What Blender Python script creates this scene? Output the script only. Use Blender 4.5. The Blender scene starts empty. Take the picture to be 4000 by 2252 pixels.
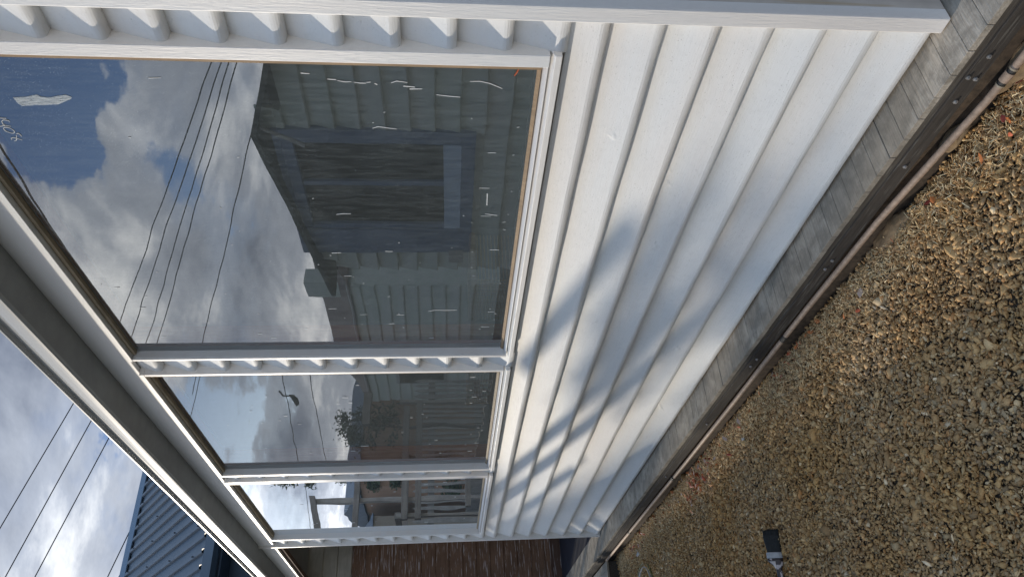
import bpy, bmesh, math, random
import numpy as np
from mathutils import Vector, Matrix, noise as mnoise
U = 0.14                      # metres per weatherboard course; builders work in courses
R = random.Random(7)
SC = bpy.context.scene
COL = SC.collection

# ------------------------------------------------------------------ camera
RM = [[0.5412362826328325, -0.8374211241298037, -0.07608644572437724],
      [0.8408636497960953, 0.5386449496290004, 0.05300887369829102],
      [-0.0034071708766207926, -0.09266865219882871, 0.995691173048285]]
CAM = Vector((8.144847516819066, -10.911838392637726, 8.954685242722416))
right = Vector((RM[0][0], RM[1][0], RM[2][0])); fwd = Vector((RM[0][1], RM[1][1], RM[2][1])); upv = Vector((RM[0][2], RM[1][2], RM[2][2]))
cd = bpy.data.cameras.new('camera'); cam = bpy.data.objects.new('camera', cd); COL.objects.link(cam)
X = -upv; Y = right; Z = -fwd       # the phone was turned on its side
m = Matrix(((X.x, Y.x, Z.x, CAM.x * U), (X.y, Y.y, Z.y, CAM.y * U), (X.z, Y.z, Z.z, CAM.z * U), (0, 0, 0, 1)))
cam.matrix_world = m
cd.sensor_width = 36; cd.lens = 2869.47 / 4000 * 36; cd.clip_start = 0.02; cd.clip_end = 3000
SC.camera = cam
SC.view_settings.view_transform = 'Standard'; SC.view_settings.look = 'None'
SC.view_settings.exposure = 0.08; SC.view_settings.gamma = 1.0

# ------------------------------------------------------------------ sun
SUN = Vector((-2.8, -1.0, 0.72)).normalized()
elev = math.asin(SUN.z); az = math.atan2(SUN.x, SUN.y)
ld = bpy.data.lights.new('sun', 'SUN'); ld.energy = 3.2; ld.angle = math.radians(0.7); ld.color = (1.0, 0.89, 0.74)
lo = bpy.data.objects.new('sun', ld); COL.objects.link(lo); lo.rotation_euler = SUN.to_track_quat('Z', 'Y').to_euler()
lo.location = (0, 0, 20)

# ------------------------------------------------------------------ world
W = bpy.data.worlds.new('World'); SC.world = W; W.use_nodes = True
nt = W.node_tree; nt.nodes.clear()
def N(nt, t, **k):
    n = nt.nodes.new(t)
    for a, v in k.items():
        if a == 'i':
            for q, w in v.items(): n.inputs[q].default_value = w
        else: setattr(n, a, v)
    return n
def M(nt, op, a, b=None, c=None, clamp=False):
    n = nt.nodes.new('ShaderNodeMath'); n.operation = op; n.use_clamp = clamp
    for i, v in enumerate((a, b, c)):
        if v is None: continue
        if isinstance(v, (int, float)): n.inputs[i].default_value = v
        else: nt.links.new(v, n.inputs[i])
    return n.outputs[0]
def VM(nt, op, a, b=None, s=None):
    n = nt.nodes.new('ShaderNodeVectorMath'); n.operation = op
    for i, v in enumerate((a, b)):
        if v is None: continue
        if isinstance(v, tuple): n.inputs[i].default_value = v
        else: nt.links.new(v, n.inputs[i])
    if s is not None: n.inputs['Scale'].default_value = s
    return n
def RAMP(nt, f, pts, mode='LINEAR'):
    n = nt.nodes.new('ShaderNodeValToRGB'); n.color_ramp.interpolation = mode
    e = n.color_ramp.elements
    while len(e) < len(pts): e.new(0.5)
    for q, (p, c) in zip(e, pts):
        q.position = p; q.color = (c, c, c, 1) if isinstance(c, (int, float)) else (*c, 1)
    nt.links.new(f, n.inputs[0]); return n.outputs[0]
def MIX(nt, f, a, b, mode='MIX'):
    n = nt.nodes.new('ShaderNodeMix'); n.data_type = 'RGBA'; n.blend_type = mode
    for s, v in ((n.inputs[0], f), (n.inputs[6], a), (n.inputs[7], b)):
        if isinstance(v, (int, float)): s.default_value = v
        elif isinstance(v, tuple): s.default_value = (*v, 1)
        else: nt.links.new(v, s)
    return n.outputs[2]
def NOISE(nt, vec, scale, detail=4, rough=0.5, dist=0.0):
    n = N(nt, 'ShaderNodeTexNoise', i={'Scale': scale, 'Detail': detail, 'Roughness': rough, 'Distortion': dist})
    if vec is not None: nt.links.new(vec, n.inputs['Vector'])
    return n
sky = N(nt, 'ShaderNodeTexSky', sky_type='NISHITA', sun_disc=False, sun_elevation=elev, sun_rotation=az, altitude=50, air_density=1.0, dust_density=0.6, ozone_density=1.6)
tc = N(nt, 'ShaderNodeTexCoord'); D = VM(nt, 'NORMALIZE', tc.outputs['Generated']).outputs[0]
sx = N(nt, 'ShaderNodeSeparateXYZ'); nt.links.new(D, sx.inputs[0])
den = M(nt, 'ADD', M(nt, 'MAXIMUM', sx.outputs[2], 0.0), 0.22)
cx = N(nt, 'ShaderNodeCombineXYZ')
nt.links.new(M(nt, 'DIVIDE', sx.outputs[0], den), cx.inputs[0]); nt.links.new(M(nt, 'DIVIDE', sx.outputs[1], den), cx.inputs[1])
P = VM(nt, 'ADD', cx.outputs[0], (3.3, 1.7, 0.0)).outputs[0]
n1 = NOISE(nt, P, 1.15, 9, 0.58, 0.15)
n2 = NOISE(nt, VM(nt, 'ADD', P, (7.1, 2.2, 3.0)).outputs[0], 1.9, 7, 0.6, 0.3)
# clear gaps between the clouds, their outlines broken up by the same noise
wn = NOISE(nt, P, 2.2, 6, 0.6)
Dw = VM(nt, 'ADD', D, VM(nt, 'SCALE', VM(nt, 'SUBTRACT', wn.outputs['Color'], (0.5, 0.5, 0.5)).outputs[0], s=0.34).outputs[0]).outputs[0]
field = M(nt, 'ADD', n1.outputs[0], M(nt, 'MULTIPLY_ADD', M(nt, 'MAXIMUM', sx.outputs[1], 0.0), 0.12, 0.10))
for (c_, r0, r1, amt) in (((-0.60, -0.66, 0.45), 0.05, 0.13, 0.32), ((-0.655, -0.600, 0.46), 0.03, 0.09, 0.28), ((-0.697, -0.58, 0.422), 0.01, 0.05, 0.16), ((-0.735, -0.62, 0.276), 0.02, 0.08, 0.12),
                          ((-0.876, -0.395, 0.275), 0.03, 0.09, 0.22), ((-0.873, 0.32, 0.366), 0.015, 0.07, 0.20)):
    dist = VM(nt, 'DISTANCE', Dw, tuple(Vector(c_).normalized())).outputs['Value']
    mr = N(nt, 'ShaderNodeMapRange', interpolation_type='SMOOTHSTEP', i={'From Min': r0, 'From Max': r1, 'To Min': amt, 'To Max': 0.0}); nt.links.new(dist, mr.inputs[0])
    field = M(nt, 'SUBTRACT', field, mr.outputs[0])
cov = RAMP(nt, field, [(0.38, 0.0), (0.47, 0.8), (0.58, 1.0)], 'EASE')
shade = RAMP(nt, n2.outputs[0], [(0.32, (0.27, 0.30, 0.37)), (0.5, (0.66, 0.69, 0.75)), (0.64, (1.62, 1.58, 1.50))])
dt = VM(nt, 'DOT_PRODUCT', D, tuple(SUN)).outputs['Value']
glow = M(nt, 'POWER', M(nt, 'MAXIMUM', dt, 0.0), 3.0)
north = N(nt, 'ShaderNodeMapRange', i={'From Min': -0.15, 'From Max': 0.40, 'To Min': 1.0, 'To Max': 0.80}); nt.links.new(sx.outputs[1], north.inputs[0])
boost = M(nt, 'MULTIPLY', M(nt, 'MULTIPLY_ADD', glow, 0.42, 0.92), north.outputs[0])
shade = MIX(nt, glow, VM(nt, 'MULTIPLY', shade, (0.88, 0.97, 1.11)).outputs[0], shade)
# blue-white brightness overhead, out of view, added to cool the shaded sides
high = N(nt, 'ShaderNodeMapRange', interpolation_type='SMOOTHSTEP', i={'From Min': 0.52, 'From Max': 0.80}); nt.links.new(sx.outputs[2], high.inputs[0])
shade = MIX(nt, high.outputs[0], shade, (0.34, 0.56, 0.93))
cl = VM(nt, 'SCALE', shade); nt.links.new(M(nt, 'MULTIPLY', boost, 9.0), cl.inputs['Scale'])
skm = VM(nt, 'MULTIPLY', sky.outputs[0], (0.62, 0.84, 1.20))
out = MIX(nt, cov, skm.outputs[0], cl.outputs[0])
bg = N(nt, 'ShaderNodeBackground', i={'Strength': 0.1}); nt.links.new(out, bg.inputs[0])
wo = N(nt, 'ShaderNodeOutputWorld'); nt.links.new(bg.outputs[0], wo.inputs[0])

# ------------------------------------------------------------------ materials
MATS = {}
def mat(name, build):
    if name in MATS: return MATS[name]
    mm = bpy.data.materials.new(name); mm.use_nodes = True; t = mm.node_tree; t.nodes.clear()
    o = N(t, 'ShaderNodeOutputMaterial'); b = N(t, 'ShaderNodeBsdfPrincipled'); t.links.new(b.outputs[0], o.inputs[0])
    build(t, b, o); MATS[name] = mm; return mm
def coords(t, sc=(1, 1, 1)):
    c = N(t, 'ShaderNodeTexCoord'); mp = N(t, 'ShaderNodeMapping'); mp.inputs['Scale'].default_value = sc
    t.links.new(c.outputs['Object'], mp.inputs[0]); return mp.outputs[0]
def bump(t, b, h, strength=0.3, dist=0.002):
    n = N(t, 'ShaderNodeBump', i={'Strength': strength, 'Distance': dist}); t.links.new(h, n.inputs['Height']); t.links.new(n.outputs[0], b.inputs['Normal'])
    return n
def paint(name, col, along='x', rough=0.45, grain=0.35, patch=0.06, knots=True, tint=(1.0, 0.96, 0.93)):
    def f(t, b, o):
        s = {'x': (0.7, 9, 9), 'y': (9, 0.7, 9), 'z': (9, 9, 0.7)}[along]
        P = coords(t); G = coords(t, s)
        p1 = NOISE(t, coords(t, tuple(0.35 * v for v in s)), 1.3, 5, 0.6)
        a = MIX(t, RAMP(t, p1.outputs[0], [(0.42, 0.0), (0.58, 1.0)]), tuple(col), tuple(c * q for c, q in zip(col, tint)))
        p2 = NOISE(t, P, 35, 4, 0.7)
        a = MIX(t, RAMP(t, p2.outputs[0], [(0.36, patch), (0.5, 0.0)]), a, tuple(c * 0.6 for c in col))
        t.links.new(a, b.inputs['Base Color']); b.inputs['Roughness'].default_value = rough
        g = NOISE(t, G, 22, 6, 0.65, 0.6)
        h = M(t, 'MULTIPLY', g.outputs[0], grain)
        if knots:
            v = N(t, 'ShaderNodeTexVoronoi', i={'Scale': 4.2, 'Randomness': 1.0})
            wq = NOISE(t, P, 9, 3, 0.7); t.links.new(VM(t, 'ADD', coords(t, (1, 1, 1.6)), VM(t, 'SCALE', VM(t, 'SUBTRACT', wq.outputs['Color'], (0.5, 0.5, 0.5)).outputs[0], s=0.22).outputs[0]).outputs[0], v.inputs['Vector'])
            k = RAMP(t, v.outputs['Distance'], [(0.02, 1.0), (0.13, 0.0)])
            w = NOISE(t, P, 160, 3, 0.6)
            h = M(t, 'ADD', h, M(t, 'MULTIPLY', M(t, 'MULTIPLY', k, w.outputs[0]), 0.9))
        lumps = NOISE(t, P, 260, 2, 0.5)
        h = M(t, 'ADD', h, M(t, 'MULTIPLY', RAMP(t, lumps.outputs[0], [(0.66, 0.0), (0.78, 1.0)]), 0.5))
        bump(t, b, h, 0.8, 0.0032)
    return mat(name, f)
def wood(name, c1, c2, along='x', rough=0.75, streak=None, st_amt=0.5, sc=1.0, bmp=0.5):
    def f(t, b, o):
        s = {'x': (0.8, 14, 14), 'y': (14, 0.8, 14), 'z': (14, 14, 0.8)}[along]
        s = tuple(v * sc for v in s)
        g = NOISE(t, coords(t, s), 6, 6, 0.65, 0.8)
        a = MIX(t, RAMP(t, g.outputs[0], [(0.35, 0.0), (0.65, 1.0)]), c1, c2)
        q = NOISE(t, coords(t, (1, 1, 1)), 5, 5, 0.6)
        a = MIX(t, RAMP(t, q.outputs[0], [(0.35, 0.45), (0.6, 0.0)]), a, tuple(v * 0.55 for v in c1))
        if streak:
            s2 = tuple(v * 2.2 if v > 5 else v * 2.4 for v in s)
            k = NOISE(t, coords(t, s2), 3.0, 4, 0.6, 0.2)
            a = MIX(t, RAMP(t, k.outputs[0], [(0.575, 0.0), (0.64, st_amt)]), a, streak)
        t.links.new(a, b.inputs['Base Color']); b.inputs['Roughness'].default_value = rough
        bump(t, b, g.outputs[0], bmp, 0.003)
    return mat(name, f)
def plain(name, col, rough=0.6, metal=0.0, var=0.25, sc=30, bmp=0.15):
    def f(t, b, o):
        g = NOISE(t, coords(t), sc, 5, 0.6)
        a = MIX(t, RAMP(t, g.outputs[0], [(0.35, 0.0), (0.65, 1.0)]), tuple(c * (1 - var) for c in col), tuple(min(1, c * (1 + var * 0.4)) for c in col))
        t.links.new(a, b.inputs['Base Color']); b.inputs['Roughness'].default_value = rough; b.inputs['Metallic'].default_value = metal
        bump(t, b, g.outputs[0], bmp, 0.002)
    return mat(name, f)

WHITE = (0.76, 0.775, 0.775)
m_board = paint('white_paint_boards', WHITE, 'x', rough=0.62, grain=0.36, patch=0.08)
m_trimz = paint('white_paint_upright', (0.80, 0.80, 0.79), 'z', grain=0.5, knots=False)
m_trimx = paint('white_paint_level', (0.82, 0.82, 0.80), 'x', grain=0.4, knots=False)
m_smooth = paint('white_paint_smooth', (0.78, 0.78, 0.77), 'x', grain=0.08, knots=False, patch=0.02)
m_cbare = wood('bare_corner_timber', (0.52, 0.47, 0.42), (0.62, 0.57, 0.51), 'z', streak=(0.42, 0.27, 0.07), st_amt=0.35, sc=0.35)
m_raw = wood('raw_timber', (0.30, 0.20, 0.115), (0.42, 0.29, 0.17), 'z')
m_rawx = wood('raw_timber_level', (0.32, 0.25, 0.16), (0.42, 0.33, 0.22), 'x')
m_brownr = wood('brown_reveal', (0.62, 0.19, 0.10), (0.80, 0.34, 0.19), 'z', 0.5)
m_deck = wood('deck_planks', (0.36, 0.315, 0.255), (0.56, 0.50, 0.415), 'y', 0.85, streak=(0.45, 0.44, 0.40), st_amt=0.3, sc=1.6, bmp=0.8)
def _stain(name, base):
    mm = MATS[name]; t = mm.node_tree; b = [n for n in t.nodes if n.type == 'BSDF_PRINCIPLED'][0]
    src = b.inputs['Base Color'].links[0].from_socket
    q1 = NOISE(t, coords(t, (1, 1, 1)), 14, 6, 0.7); q2 = NOISE(t, coords(t), 3.0, 3, 0.6)
    a = MIX(t, RAMP(t, q1.outputs[0], [(0.40, 0.55), (0.56, 0.0)]), src, tuple(c * 0.45 for c in base))
    a = MIX(t, RAMP(t, q2.outputs[0], [(0.42, 0.5), (0.6, 0.0)]), a, tuple(c * 0.6 for c in base))
    t.links.new(a, b.inputs['Base Color'])
_stain('deck_planks', (0.30, 0.27, 0.22))
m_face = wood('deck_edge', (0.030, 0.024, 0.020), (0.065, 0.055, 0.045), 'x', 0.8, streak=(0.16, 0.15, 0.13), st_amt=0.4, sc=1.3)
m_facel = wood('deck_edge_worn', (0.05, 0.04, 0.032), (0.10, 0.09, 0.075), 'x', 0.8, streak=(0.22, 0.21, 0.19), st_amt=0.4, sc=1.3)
m_porch = wood('brown_weathered_boards', (0.17, 0.10, 0.066), (0.26, 0.155, 0.10), 'y', 0.7, streak=(0.55, 0.51, 0.52), st_amt=0.9, sc=0.9)
m_worn = wood('worn_white_batten', (0.10, 0.055, 0.04), (0.14, 0.09, 0.07), 'y', 0.7, streak=(0.45, 0.43, 0.44), st_amt=0.95, sc=0.5)
m_cream = wood('cream_painted_boards', (0.48, 0.46, 0.40), (0.56, 0.54, 0.48), 'y', 0.55, streak=(0.15, 0.10, 0.07), st_amt=0.2, bmp=0.15)
m_primer = plain('red_primer', (0.20, 0.075, 0.055), 0.7)
m_batt = wood('weathered_batten', (0.10, 0.055, 0.038), (0.17, 0.10, 0.07), 'x', 0.8, streak=(0.35, 0.3, 0.27), st_amt=0.6)
m_soffit = plain('dark_soffit', (0.28, 0.29, 0.285), 0.55, 0.0, 0.12, 12, 0.05)
def _g(t, b, o):
    g = NOISE(t, coords(t, (0.5, 6, 6)), 8, 4, 0.6)
    t.links.new(MIX(t, g.outputs[0], (0.34, 0.345, 0.34), (0.44, 0.445, 0.44)), b.inputs['Base Color'])
    b.inputs['Metallic'].default_value = 0.0; b.inputs['Roughness'].default_value = 0.33
m_gutter = mat('gutter_metal', _g)
m_gdark = plain('gutter_dark', (0.05, 0.05, 0.05), 0.5, 0.0)
m_blue = plain('blue_roof_metal', (0.074, 0.088, 0.104), 0.42, 0.1, 0.12, 3, 0.02)
m_blue2 = plain('blue_flashing', (0.10, 0.15, 0.21), 0.4, 0.2, 0.1, 3, 0.02)
m_bluew = plain('blue_wall', (0.06, 0.10, 0.155), 0.55, 0.0, 0.2, 2, 0.05)
m_screw = plain('dark_screw', (0.03, 0.035, 0.05), 0.5)
m_galv = plain('galvanised_washer', (0.45, 0.45, 0.45), 0.45, 0.6)
m_pipe = plain('brown_pipe', (0.36, 0.26, 0.19), 0.62, 0.0, 0.3, 60, 0.05)
m_ring = plain('pipe_ring', (0.45, 0.38, 0.28), 0.35, 0.4)
m_blk = plain('black_rubber', (0.02, 0.02, 0.02), 0.6)
m_cable = plain('cable_black', (0.015, 0.015, 0.017), 0.6)
m_dirt = plain('soil', (0.085, 0.06, 0.04), 0.95, 0, 0.5, 40, 0.8)
m_rock = plain('sandstone', (0.26, 0.18, 0.10), 0.9, 0, 0.55, 9, 0.9)
m_room = plain('room_lining', (0.34, 0.35, 0.33), 0.9, 0, 0.2, 2)
m_wick = wood('wicker', (0.45, 0.34, 0.22), (0.62, 0.50, 0.35), 'z')
m_greyb = paint('grey_green_paint', (0.66, 0.69, 0.62), 'x', 0.6, 0.3, 0.15, False, (0.86, 0.92, 0.88))
m_bluf = plain('navy_window_frame', (0.15, 0.22, 0.35), 0.5, 0, 0.15, 5)
m_blus = plain('light_blue_sill', (0.50, 0.64, 0.82), 0.5, 0, 0.1, 5)
m_dkgl = mat('dark_window_pane', lambda t, b, o: (setattr(b.inputs['Base Color'], 'default_value', (0.012, 0.013, 0.014, 1)), setattr(b.inputs['Roughness'], 'default_value', 0.06)))
m_roofd = plain('dark_soffit_boards', (0.06, 0.062, 0.055), 0.8, 0, 0.2, 10)
m_lead = plain('pale_batten', (0.45, 0.45, 0.42), 0.7)
m_brick = plain('brown_chimney', (0.22, 0.16, 0.13), 0.9, 0, 0.3, 20)
m_tan = plain('tan_building', (0.34, 0.21, 0.13), 0.85, 0, 0.15, 1)
m_cre = plain('cream_building', (0.36, 0.31, 0.24), 0.85, 0, 0.15, 1)
m_slate = plain('slate_roof', (0.10, 0.125, 0.15), 0.7, 0, 0.2, 3)
m_gtim = wood('grey_fence_timber', (0.30, 0.27, 0.23), (0.42, 0.39, 0.34), 'z')
m_gtimy = wood('grey_beam_timber', (0.20, 0.17, 0.14), (0.30, 0.27, 0.23), 'y')
m_bark = wood('bark', (0.07, 0.05, 0.04), (0.13, 0.10, 0.08), 'z')
m_leaf = plain('foliage', (0.045, 0.06, 0.025), 0.7, 0, 0.5, 3)
m_floorshade = plain('shaded_porch_floor', (0.022, 0.028, 0.045), 0.6, 0, 0.3, 8)  # deep shade inside the porch, put into the floor colour
m_white = plain('dried_paint', (0.75, 0.77, 0.76), 0.7, 0, 0.05)
def _sm(t, b, o):
    g = NOISE(t, coords(t, (8, 8, 0.8)), 40, 4, 0.7)
    b.inputs['Base Color'].default_value = (0.7, 0.76, 0.78, 1); b.inputs['Roughness'].default_value = 0.6
    t.links.new(RAMP(t, g.outputs[0], [(0.35, 0.08), (0.65, 0.6)]), b.inputs['Alpha'])
m_smear = mat('paint_smear', _sm)
m_orange = plain('orange_mark', (0.5, 0.10, 0.03), 0.7)
m_brist = plain('black_bristle', (0.008, 0.012, 0.014), 0.7, 0, 0.3, 80, 0.6)
m_ferr = plain('ferrule_metal', (0.36, 0.38, 0.40), 0.45, 0.25, 0.15, 50)
def _hd(t, b, o):
    g = NOISE(t, coords(t), 45, 3, 0.6)
    t.links.new(MIX(t, RAMP(t, g.outputs[0], [(0.56, 0.0), (0.60, 1.0)]), (0.025, 0.018, 0.022), (0.5, 0.46, 0.47)), b.inputs['Base Color'])
    b.inputs['Roughness'].default_value = 0.3
m_handle = mat('brush_handle', _hd)
m_hwhite = plain('paint_on_handle', (0.62, 0.58, 0.57), 0.5)
m_hose = plain('olive_hose', (0.14, 0.14, 0.05), 0.4, 0, 0.2)
m_hosel = plain('pale_hose', (0.42, 0.38, 0.34), 0.4, 0, 0.2)
def _glass(t, b, o):
    fr = N(t, 'ShaderNodeFresnel', i={'IOR': 3.1})
    # slightly wavy panes
    wv = NOISE(t, coords(t, (1, 1, 1)), 3.2, 1.0, 0.4)
    bp = N(t, 'ShaderNodeBump', i={'Strength': 1.0, 'Distance': 0.0006}); t.links.new(wv.outputs[0], bp.inputs['Height'])
    gl = N(t, 'ShaderNodeBsdfAnisotropic', i={'Roughness': 0.0, 'Color': (0.93, 0.96, 1.0, 1)}); t.links.new(bp.outputs[0], gl.inputs['Normal'])
    tr = N(t, 'ShaderNodeBsdfTransparent', i={'Color': (0.86, 0.88, 0.87, 1)})
    mx = N(t, 'ShaderNodeMixShader'); t.links.new(fr.outputs[0], mx.inputs[0]); t.links.new(tr.outputs[0], mx.inputs[1]); t.links.new(gl.outputs[0], mx.inputs[2])
    # dust film, streaks and specks
    df = N(t, 'ShaderNodeBsdfDiffuse', i={'Color': (0.66, 0.74, 0.74, 1)})
    st = NOISE(t, coords(t, (14, 14, 1.2)), 9, 6, 0.75)
    sp = NOISE(t, coords(t), 420, 1, 0.5)
    cl = NOISE(t, coords(t), 5, 3, 0.6)
    d = M(t, 'MULTIPLY_ADD', RAMP(t, st.outputs[0], [(0.42, 0.0), (0.72, 1.0)]), 0.07, 0.042)
    d = M(t, 'ADD', d, M(t, 'MULTIPLY', RAMP(t, sp.outputs[0], [(0.69, 0.0), (0.76, 1.0)]), RAMP(t, cl.outputs[0], [(0.38, 0.08), (0.62, 0.8)])))
    m2 = N(t, 'ShaderNodeMixShader'); t.links.new(d, m2.inputs[0]); t.links.new(mx.outputs[0], m2.inputs[1]); t.links.new(df.outputs[0], m2.inputs[2])
    t.links.new(m2.outputs[0], o.inputs[0])
m_glass = mat('window_glass', _glass)
def _gr(t, b, o):
    a = N(t, 'ShaderNodeAttribute', attribute_name='col')
    g = NOISE(t, coords(t), 350, 3, 0.6)
    t.links.new(MIX(t, RAMP(t, g.outputs[0], [(0.3, 0.35), (0.6, 0.0)]), a.outputs['Color'], (0.17, 0.12, 0.07)), b.inputs['Base Color'])
    b.inputs['Roughness'].default_value = 0.8
m_gravel = mat('gravel_stone', _gr)
def _lt(t, b, o):
    a = N(t, 'ShaderNodeAttribute', attribute_name='col'); t.links.new(a.outputs['Color'], b.inputs['Base Color']); b.inputs['Roughness'].default_value = 0.7
m_litter = mat('dry_litter', _lt)
def _gd(t, b, o):
    v = N(t, 'ShaderNodeTexVoronoi', i={'Scale': 75.0}); t.links.new(coords(t), v.inputs['Vector'])
    t.links.new(MIX(t, v.outputs['Distance'], (0.09, 0.065, 0.04), (0.02, 0.014, 0.009)), b.inputs['Base Color']); b.inputs['Roughness'].default_value = 0.95
    bump(t, b, v.outputs['Distance'], 1.0, -0.008)
m_ground = mat('ground_under_gravel', _gd)

# ------------------------------------------------------------------ builders
class MB:
    def __init__(s): s.v = []; s.f = []
    def add(s, vs, fs):
        o = len(s.v); s.v += [tuple(p) for p in vs]; s.f += [tuple(i + o for i in f) for f in fs]; return s
    def box(s, x0, x1, y0, y1, z0, z1):
        v = [(x, y, z) for x in (x0, x1) for y in (y0, y1) for z in (z0, z1)]
        return s.add(v, [(0, 1, 3, 2), (4, 6, 7, 5), (0, 4, 5, 1), (2, 3, 7, 6), (0, 2, 6, 4), (1, 5, 7, 3)])
    def extr(s, prof, x0, x1, axis='x', n=1, wob=0.0, cap=True, closed=True):
        """prof: list of 2-D points in the plane across the axis."""
        k = len(prof); vs = []
        for i in range(n + 1):
            x = x0 + (x1 - x0) * i / n
            for (a, b) in prof:
                w = 0
                if wob: w = wob * (mnoise.noise(Vector((x * 0.9, b * 7.0, a * 3))) )
                p = {'x': (x, a + w, b + w * 0.6), 'y': (a, x, b), 'z': (a, b, x)}[axis]
                vs.append(p)
        fs = []
        for i in range(n):
            for j in range(k if closed else k - 1):
                a = i * k + j; b = i * k + (j + 1) % k
                fs.append((a, b, b + k, a + k))
        if cap: fs += [tuple(range(k))[::-1], tuple(n * k + j for j in range(k))]
        return s.add(vs, fs)
    def tube(s, pts, r, n=10, cap=True):
        pts = [Vector(p) for p in pts]; vs = []; fs = []
        ref = Vector((0, 0, 1))
        for i, p in enumerate(pts):
            d = (pts[min(i + 1, len(pts) - 1)] - pts[max(i - 1, 0)]).normalized()
            a = d.cross(ref)
            if a.length < 1e-3: a = d.cross(Vector((0, 1, 0)))
            a.normalize(); b = d.cross(a).normalized()
            rr = r[i] if isinstance(r, (list, tuple)) else r
            for j in range(n):
                t = 2 * math.pi * j / n; vs.append(p + (a * math.cos(t) + b * math.sin(t)) * rr)
        for i in range(len(pts) - 1):
            for j in range(n):
                q = i * n + j; w = i * n + (j + 1) % n; fs.append((q, w, w + n, q + n))
        if cap: fs += [tuple(range(n))[::-1], tuple((len(pts) - 1) * n + j for j in range(n))]
        return s.add(vs, fs)
    def build(s, name, material, parent=None, bevel=0.0, smooth=False, origin=None):
        me = bpy.data.meshes.new(name)
        oo = Vector(origin) if origin else Vector((0, 0, 0))
        me.from_pydata([((p[0] - oo.x) * U, (p[1] - oo.y) * U, (p[2] - oo.z) * U) for p in s.v], [], s.f); me.update()
        bm = bmesh.new(); bm.from_mesh(me); bmesh.ops.recalc_face_normals(bm, faces=bm.faces)
        if bevel: 
            es = [e for e in bm.edges if len(e.link_faces) == 2 and e.calc_face_angle(0) > 0.6]
            bmesh.ops.bevel(bm, geom=es, offset=bevel * U, segments=2, affect='EDGES', profile=0.5)
        bm.to_mesh(me); bm.free()
        me.materials.append(material)
        if smooth:
            for p in me.polygons: p.use_smooth = True
        o = bpy.data.objects.new(name, me); COL.objects.link(o)
        if parent: o.parent = parent
        else: o.location = oo * U
        return o
def thing(name, label, cat, group=None, loc=(0, 0, 0)):
    o = bpy.data.objects.new(name, None); COL.objects.link(o); o.empty_display_size = 0.1
    o['label'] = label; o['category'] = cat
    if group: o['group'] = group
    return o
def tag(o, label, cat, group=None, kind=None):
    o['label'] = label; o['category'] = cat
    if group: o['group'] = group
    if kind: o['kind'] = kind
    return o

# ------------------------------------------------------------------ ground
G0 = -1.40
def gz(x, y): return G0 - 0.035 * max(0.0, -1.2 - y)
g = MB()
g.add([(-3000, -3000, G0 - 2.2), (3000, -3000, G0 - 2.2), (3000, 3000, G0 - 2.2), (-3000, 3000, G0 - 2.2)], [(0, 1, 2, 3)])
o = g.build('ground', plain('far_ground', (0.10, 0.09, 0.06), 0.95, 0, 0.3, 2), None); o['kind'] = 'structure'
nx, ny = 90, 46; v = []; f = []
for i in range(nx + 1):
    for j in range(ny + 1):
        x = -75 + 110 * i / nx; y = -22 + 30 * j / ny
        h = 0.05 * mnoise.noise(Vector((x * 0.6, y * 0.6, 3)))
        v.append((x, y, gz(x, max(y, -14)) - 0.05 + h))
for i in range(nx):
    for j in range(ny):
        a = i * (ny + 1) + j; f.append((a, a + ny + 1, a + ny + 2, a + 1))
o = MB().add(v, f).build('gravel_bed', m_ground, None, smooth=True); o['kind'] = 'structure'

def world_to_px(x, y, z):
    d0 = x - CAM.x; d1 = y - CAM.y; d2 = z - CAM.z
    r = d0 * right.x + d1 * right.y + d2 * right.z; fw = d0 * fwd.x + d1 * fwd.y + d2 * fwd.z; u = d0 * upv.x + d1 * upv.y + d2 * upv.z
    return 2000 - u / fw * 2869.47, 1126 - r / fw * 2869.47, fw
# stones: a dense bed of small angular pebbles
rng = np.random.default_rng(5)
phi = (1 + 5 ** 0.5) / 2
ico = np.array([(-1, phi, 0), (1, phi, 0), (-1, -phi, 0), (1, -phi, 0), (0, -1, phi), (0, 1, phi), (0, -1, -phi), (0, 1, -phi), (phi, 0, -1), (phi, 0, 1), (-phi, 0, -1), (-phi, 0, 1)], float)
ico /= np.linalg.norm(ico[0])
icf = np.array([(0, 11, 5), (0, 5, 1), (0, 1, 7), (0, 7, 10), (0, 10, 11), (1, 5, 9), (5, 11, 4), (11, 10, 2), (10, 7, 6), (7, 1, 8), (3, 9, 4), (3, 4, 2), (3, 2, 6), (3, 6, 8), (3, 8, 9), (4, 9, 5), (2, 4, 11), (6, 2, 10), (8, 6, 7), (9, 8, 1)])
def rotm(n):
    q = rng.normal(size=(n, 4)); q /= np.linalg.norm(q, axis=1)[:, None]; w, x, y, z = q.T
    return np.stack([np.stack([1 - 2 * (y * y + z * z), 2 * (x * y - z * w), 2 * (x * z + y * w)], -1), np.stack([2 * (x * y + z * w), 1 - 2 * (x * x + z * z), 2 * (y * z - x * w)], -1), np.stack([2 * (x * z - y * w), 2 * (y * z + x * w), 1 - 2 * (x * x + y * y)], -1)], -2)
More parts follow.
